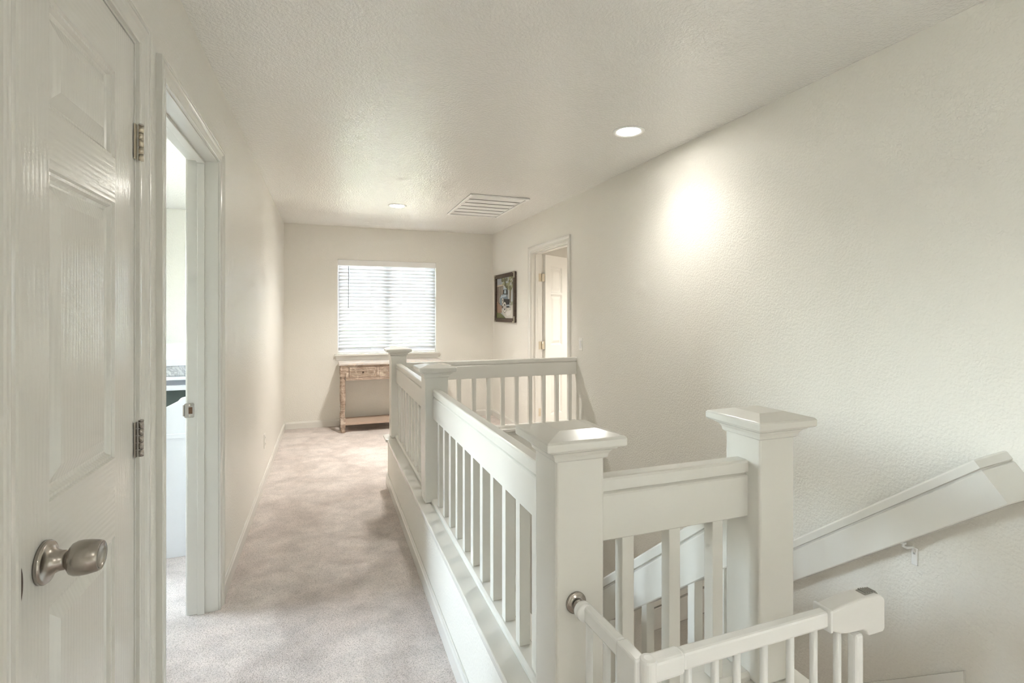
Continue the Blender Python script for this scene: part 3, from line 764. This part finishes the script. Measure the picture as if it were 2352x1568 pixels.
dx0, dx1 = tx0 + .112, tx1 - .112; dw = (dx1 - dx0 - 2 * .030) / 3
for x in (tx0 + .076, dx0 + dw, dx0 + 2 * dw + .03, dx1):
    wd = .034 if x in (tx0 + .076,) else .030
    MB().box(x, min(x + wd, tx1 - .076) if x != dx1 else tx1 - .076, yf, yf + .02, z0 + .032, z1 - .022).build('apron_stile', M['wood'], tb)
for k in range(3):
    a = dx0 + k * (dw + .030) + .003; b = a + dw - .006; c0, c1 = z0 + .035, z1 - .025
    d = MB().box(a, b, yf + .006, yf + .30, c0, c1).build('drawer', M['wood'], tb)
    for q in ((a, b, c0, c0 + .014), (a, b, c1 - .014, c1), (a, a + .015, c0 + .014, c1 - .014), (b - .015, b, c0 + .014, c1 - .014)):
        MB().box(q[0], q[1], yf - .003, yf + .007, q[2], q[3]).build('drawer_frame', M['wood'], d, bevel=.001)
    n = 7; h = (c1 - c0 - .028) / n
    for j in range(n):
        zz = c0 + .014 + h * (j + .5)
        MB().obox(((a + b) / 2, yf + .003, zz), ((b - a) / 2 - .015, 0, 0), (0, .0035, .0045), (0, -.0018, .0030)).build('louvre', M['wood'], d)
    MB().lathe([(.0005, 0), (.006, 0), (.005, .010), (.010, .015), (.012, .021), (.009, .027), (.0005, .029)], ((a + b) / 2, yf - .001, (c0 + c1) / 2), '-y', 16).build('knob', M['brown_metal'], d)
MB().box(tx0 + .03, tx1 - .03, ty0 + .03, ty1 - .03, FZ + .085, FZ + .112).build('shelf', plain('shelf_wood', (.50, .38, .30), .6, bscale=30, bstr=.2), tb, bevel=.003)

# ------------------------------------------------------------------ bedroom furniture seen through the left doorway
bed = tag(empty('bed', (-1.3, 4.3, FZ)), 'white bed with marbled bedding and dark recess inside the left bedroom', 'bed')
by0 = 3.50; bx0, bx1 = -2.0, -.735
MB().box(bx0, bx1, by0 + .02, 5.4, 1.050, 1.090).build('guard_rail', M['bedwhite'], bed, bevel=.004)
MB().box(bx0 + .05, bx1 - .02, by0 + .04, 5.3, .985, 1.050).build('bedding', M['marble'], bed, bevel=.01)
MB().box(bx0, bx1, by0 + .01, 5.4, .965, .985).build('side_rail', M['bedwhite'], bed, bevel=.003)
MB().box(bx0 + .02, bx1 - .035, by0 + .03, 5.3, .935, .962).build('gap_shade', plain('bed_gap_shade', (.35, .36, .40), .7), bed)  # dark gap between the rails, its shade put into the colour
MB().box(bx0, bx1, by0 + .01, 5.4, .905, .935).build('lower_rail', M['bedwhite'], bed, bevel=.003)
MB().box(bx1 - .045, bx1, by0, by0 + .06, FZ, 1.06).build('post', M['bedwhite'], bed, bevel=.003)
MB().box(bx0, bx0 + .045, by0, by0 + .06, FZ, 1.06).build('post', M['bedwhite'], bed, bevel=.003)
MB().box(bx0 + .04, bx1 - .05, by0 + .35, by0 + .37, FZ, .905).build('shade_panel', M['dark'], bed)  # dark sheet holding the shade of the space under the bed
m = MB(); poly = [(-1.25, FZ), (-.75, FZ), (-.75, .885), (-.775, .88), (-.79, .862), (-.90, .805), (-1.25, .62)]
m.loft([[(x, 3.36, z) for x, z in poly], [(x, 3.39, z) for x, z in poly]]); fr_ = m.build('front_panel', M['bedwhite'], bed, bevel=.003)
MB().box(-1.25, -.75, 3.352, 3.36, .655, .68).build('panel_strip', M['bedwhite'], fr_, bevel=.002)
MB().box(-.80, -.75, 3.39, by0, FZ, .60).build('side_panel', M['bedwhite'], bed)
MB().box(-1.25, -1.22, 3.39, by0, FZ, .60).build('side_panel', M['bedwhite'], bed)
# unseen windows added to the two left rooms for daylight through their doorways
for nm, B_, lab in (('window_2', BW, 'unseen bedroom window placed to give daylight through the left doorway'), ('window_added', BW3, 'unseen window added for daylight in the room behind the viewpoint')):
    ym = (B_[0] + B_[1]) / 2
    w2 = struct(empty(nm, (-3.68, ym, B_[2])), lab, 'window')
    for a in ((B_[0], B_[1], B_[2], B_[2] + .05), (B_[0], B_[1], B_[3] - .05, B_[3]), (B_[0], B_[0] + .05, B_[2] + .05, B_[3] - .05), (B_[1] - .05, B_[1], B_[2] + .05, B_[3] - .05), (ym - .03, ym + .03, B_[2] + .05, B_[3] - .05)):
        MB().box(-3.71, -3.66, a[0], a[1], a[2], a[3]).build('window_frame', M['white'], w2)
    for a, b in ((B_[0] + .05, ym - .03), (ym + .03, B_[1] - .05)):
        MB().box(-3.69, -3.686, a, b, B_[2] + .05, B_[3] - .05).build('pane', M['glass'], w2)

# ------------------------------------------------------------------ outside
m = MB(); m.box(-40, 40, YB + .15, 60, -3.4, -3.2); m.box(-40, -3.75, -30, YB + .15, -3.4, -3.2); m.box(-3.75, 40, -30, YN - .15, -3.4, -3.2)
struct(m.build('ground', M['grass']), 'pale dry ground outside the window', 'ground')
house = tag(empty('neighbour_house', (1.5, 24, -3.2)), 'tan neighbouring house with tile roof glimpsed through the blind', 'house')
MB().box(-5, 9, 21, 29, -3.2, 1.4).build('wall', M['stucco'], house)
MB().loft([[(-5.6, 20.3, 1.3), (-5.6, 29.7, 1.3), (-5.6, 25, 3.6)], [(9.6, 20.3, 1.3), (9.6, 29.7, 1.3), (9.6, 25, 3.6)]]).build('roof', M['rooftile'], house)
for x in (-3, 0.5, 4, 7):
    f_ = MB().box(x - .7, x + .7, 20.92, 21, -.6, .7).build('window_frame', M['white'], house)
    MB().box(x - .6, x + .6, 20.90, 20.92, -.5, .6).build('pane', M['ext_glass'], f_)
def tree(x, y, h, r, label, mat, seed):
    rd = random.Random(seed)
    t = tag(empty('garden_tree', (x, y, -3.2)), label, 'tree', 'trees outside the window')
    MB().tube([(x, y, -3.2), (x + .1, y, -3.2 + h * .35), (x + .05, y + .1, -3.2 + h * .7)], [.16, .12, .05], 10).build('trunk', M['bark'], t)
    m = MB()
    for k in range(2600):
        while True:
            d = Vector((rd.uniform(-1, 1), rd.uniform(-1, 1), rd.uniform(-1, 1)))
            if .35 < d.length < 1: break
        c = Vector((x, y, -3.2 + h * .68)) + Vector((d.x * r, d.y * r, d.z * h * .34))
        a = Vector((rd.gauss(0, 1), rd.gauss(0, 1), rd.gauss(0, .6))).normalized(); b = a.cross(Vector((rd.gauss(0, 1), rd.gauss(0, 1), rd.gauss(0, 1)))).normalized()
        s_ = rd.uniform(.09, .17)
        m.add([c - a * s_, c + b * s_ * .4, c + a * s_, c - b * s_ * .4], [(0, 1, 2, 3)])
    o = m.build('foliage', mat, t); o['kind'] = 'stuff'
tree(-.6, 12.5, 5.6, 1.7, 'green leafy tree outside, left half of the window', M['leaf'], 1)
tree(2.6, 13.5, 5.0, 1.6, 'yellow-green leafy tree outside, right half of the window', M['leaf2'], 2)
tree(.9, 17, 5.2, 2.0, 'dark green tree outside between the other two, further off', M['leaf'], 5)
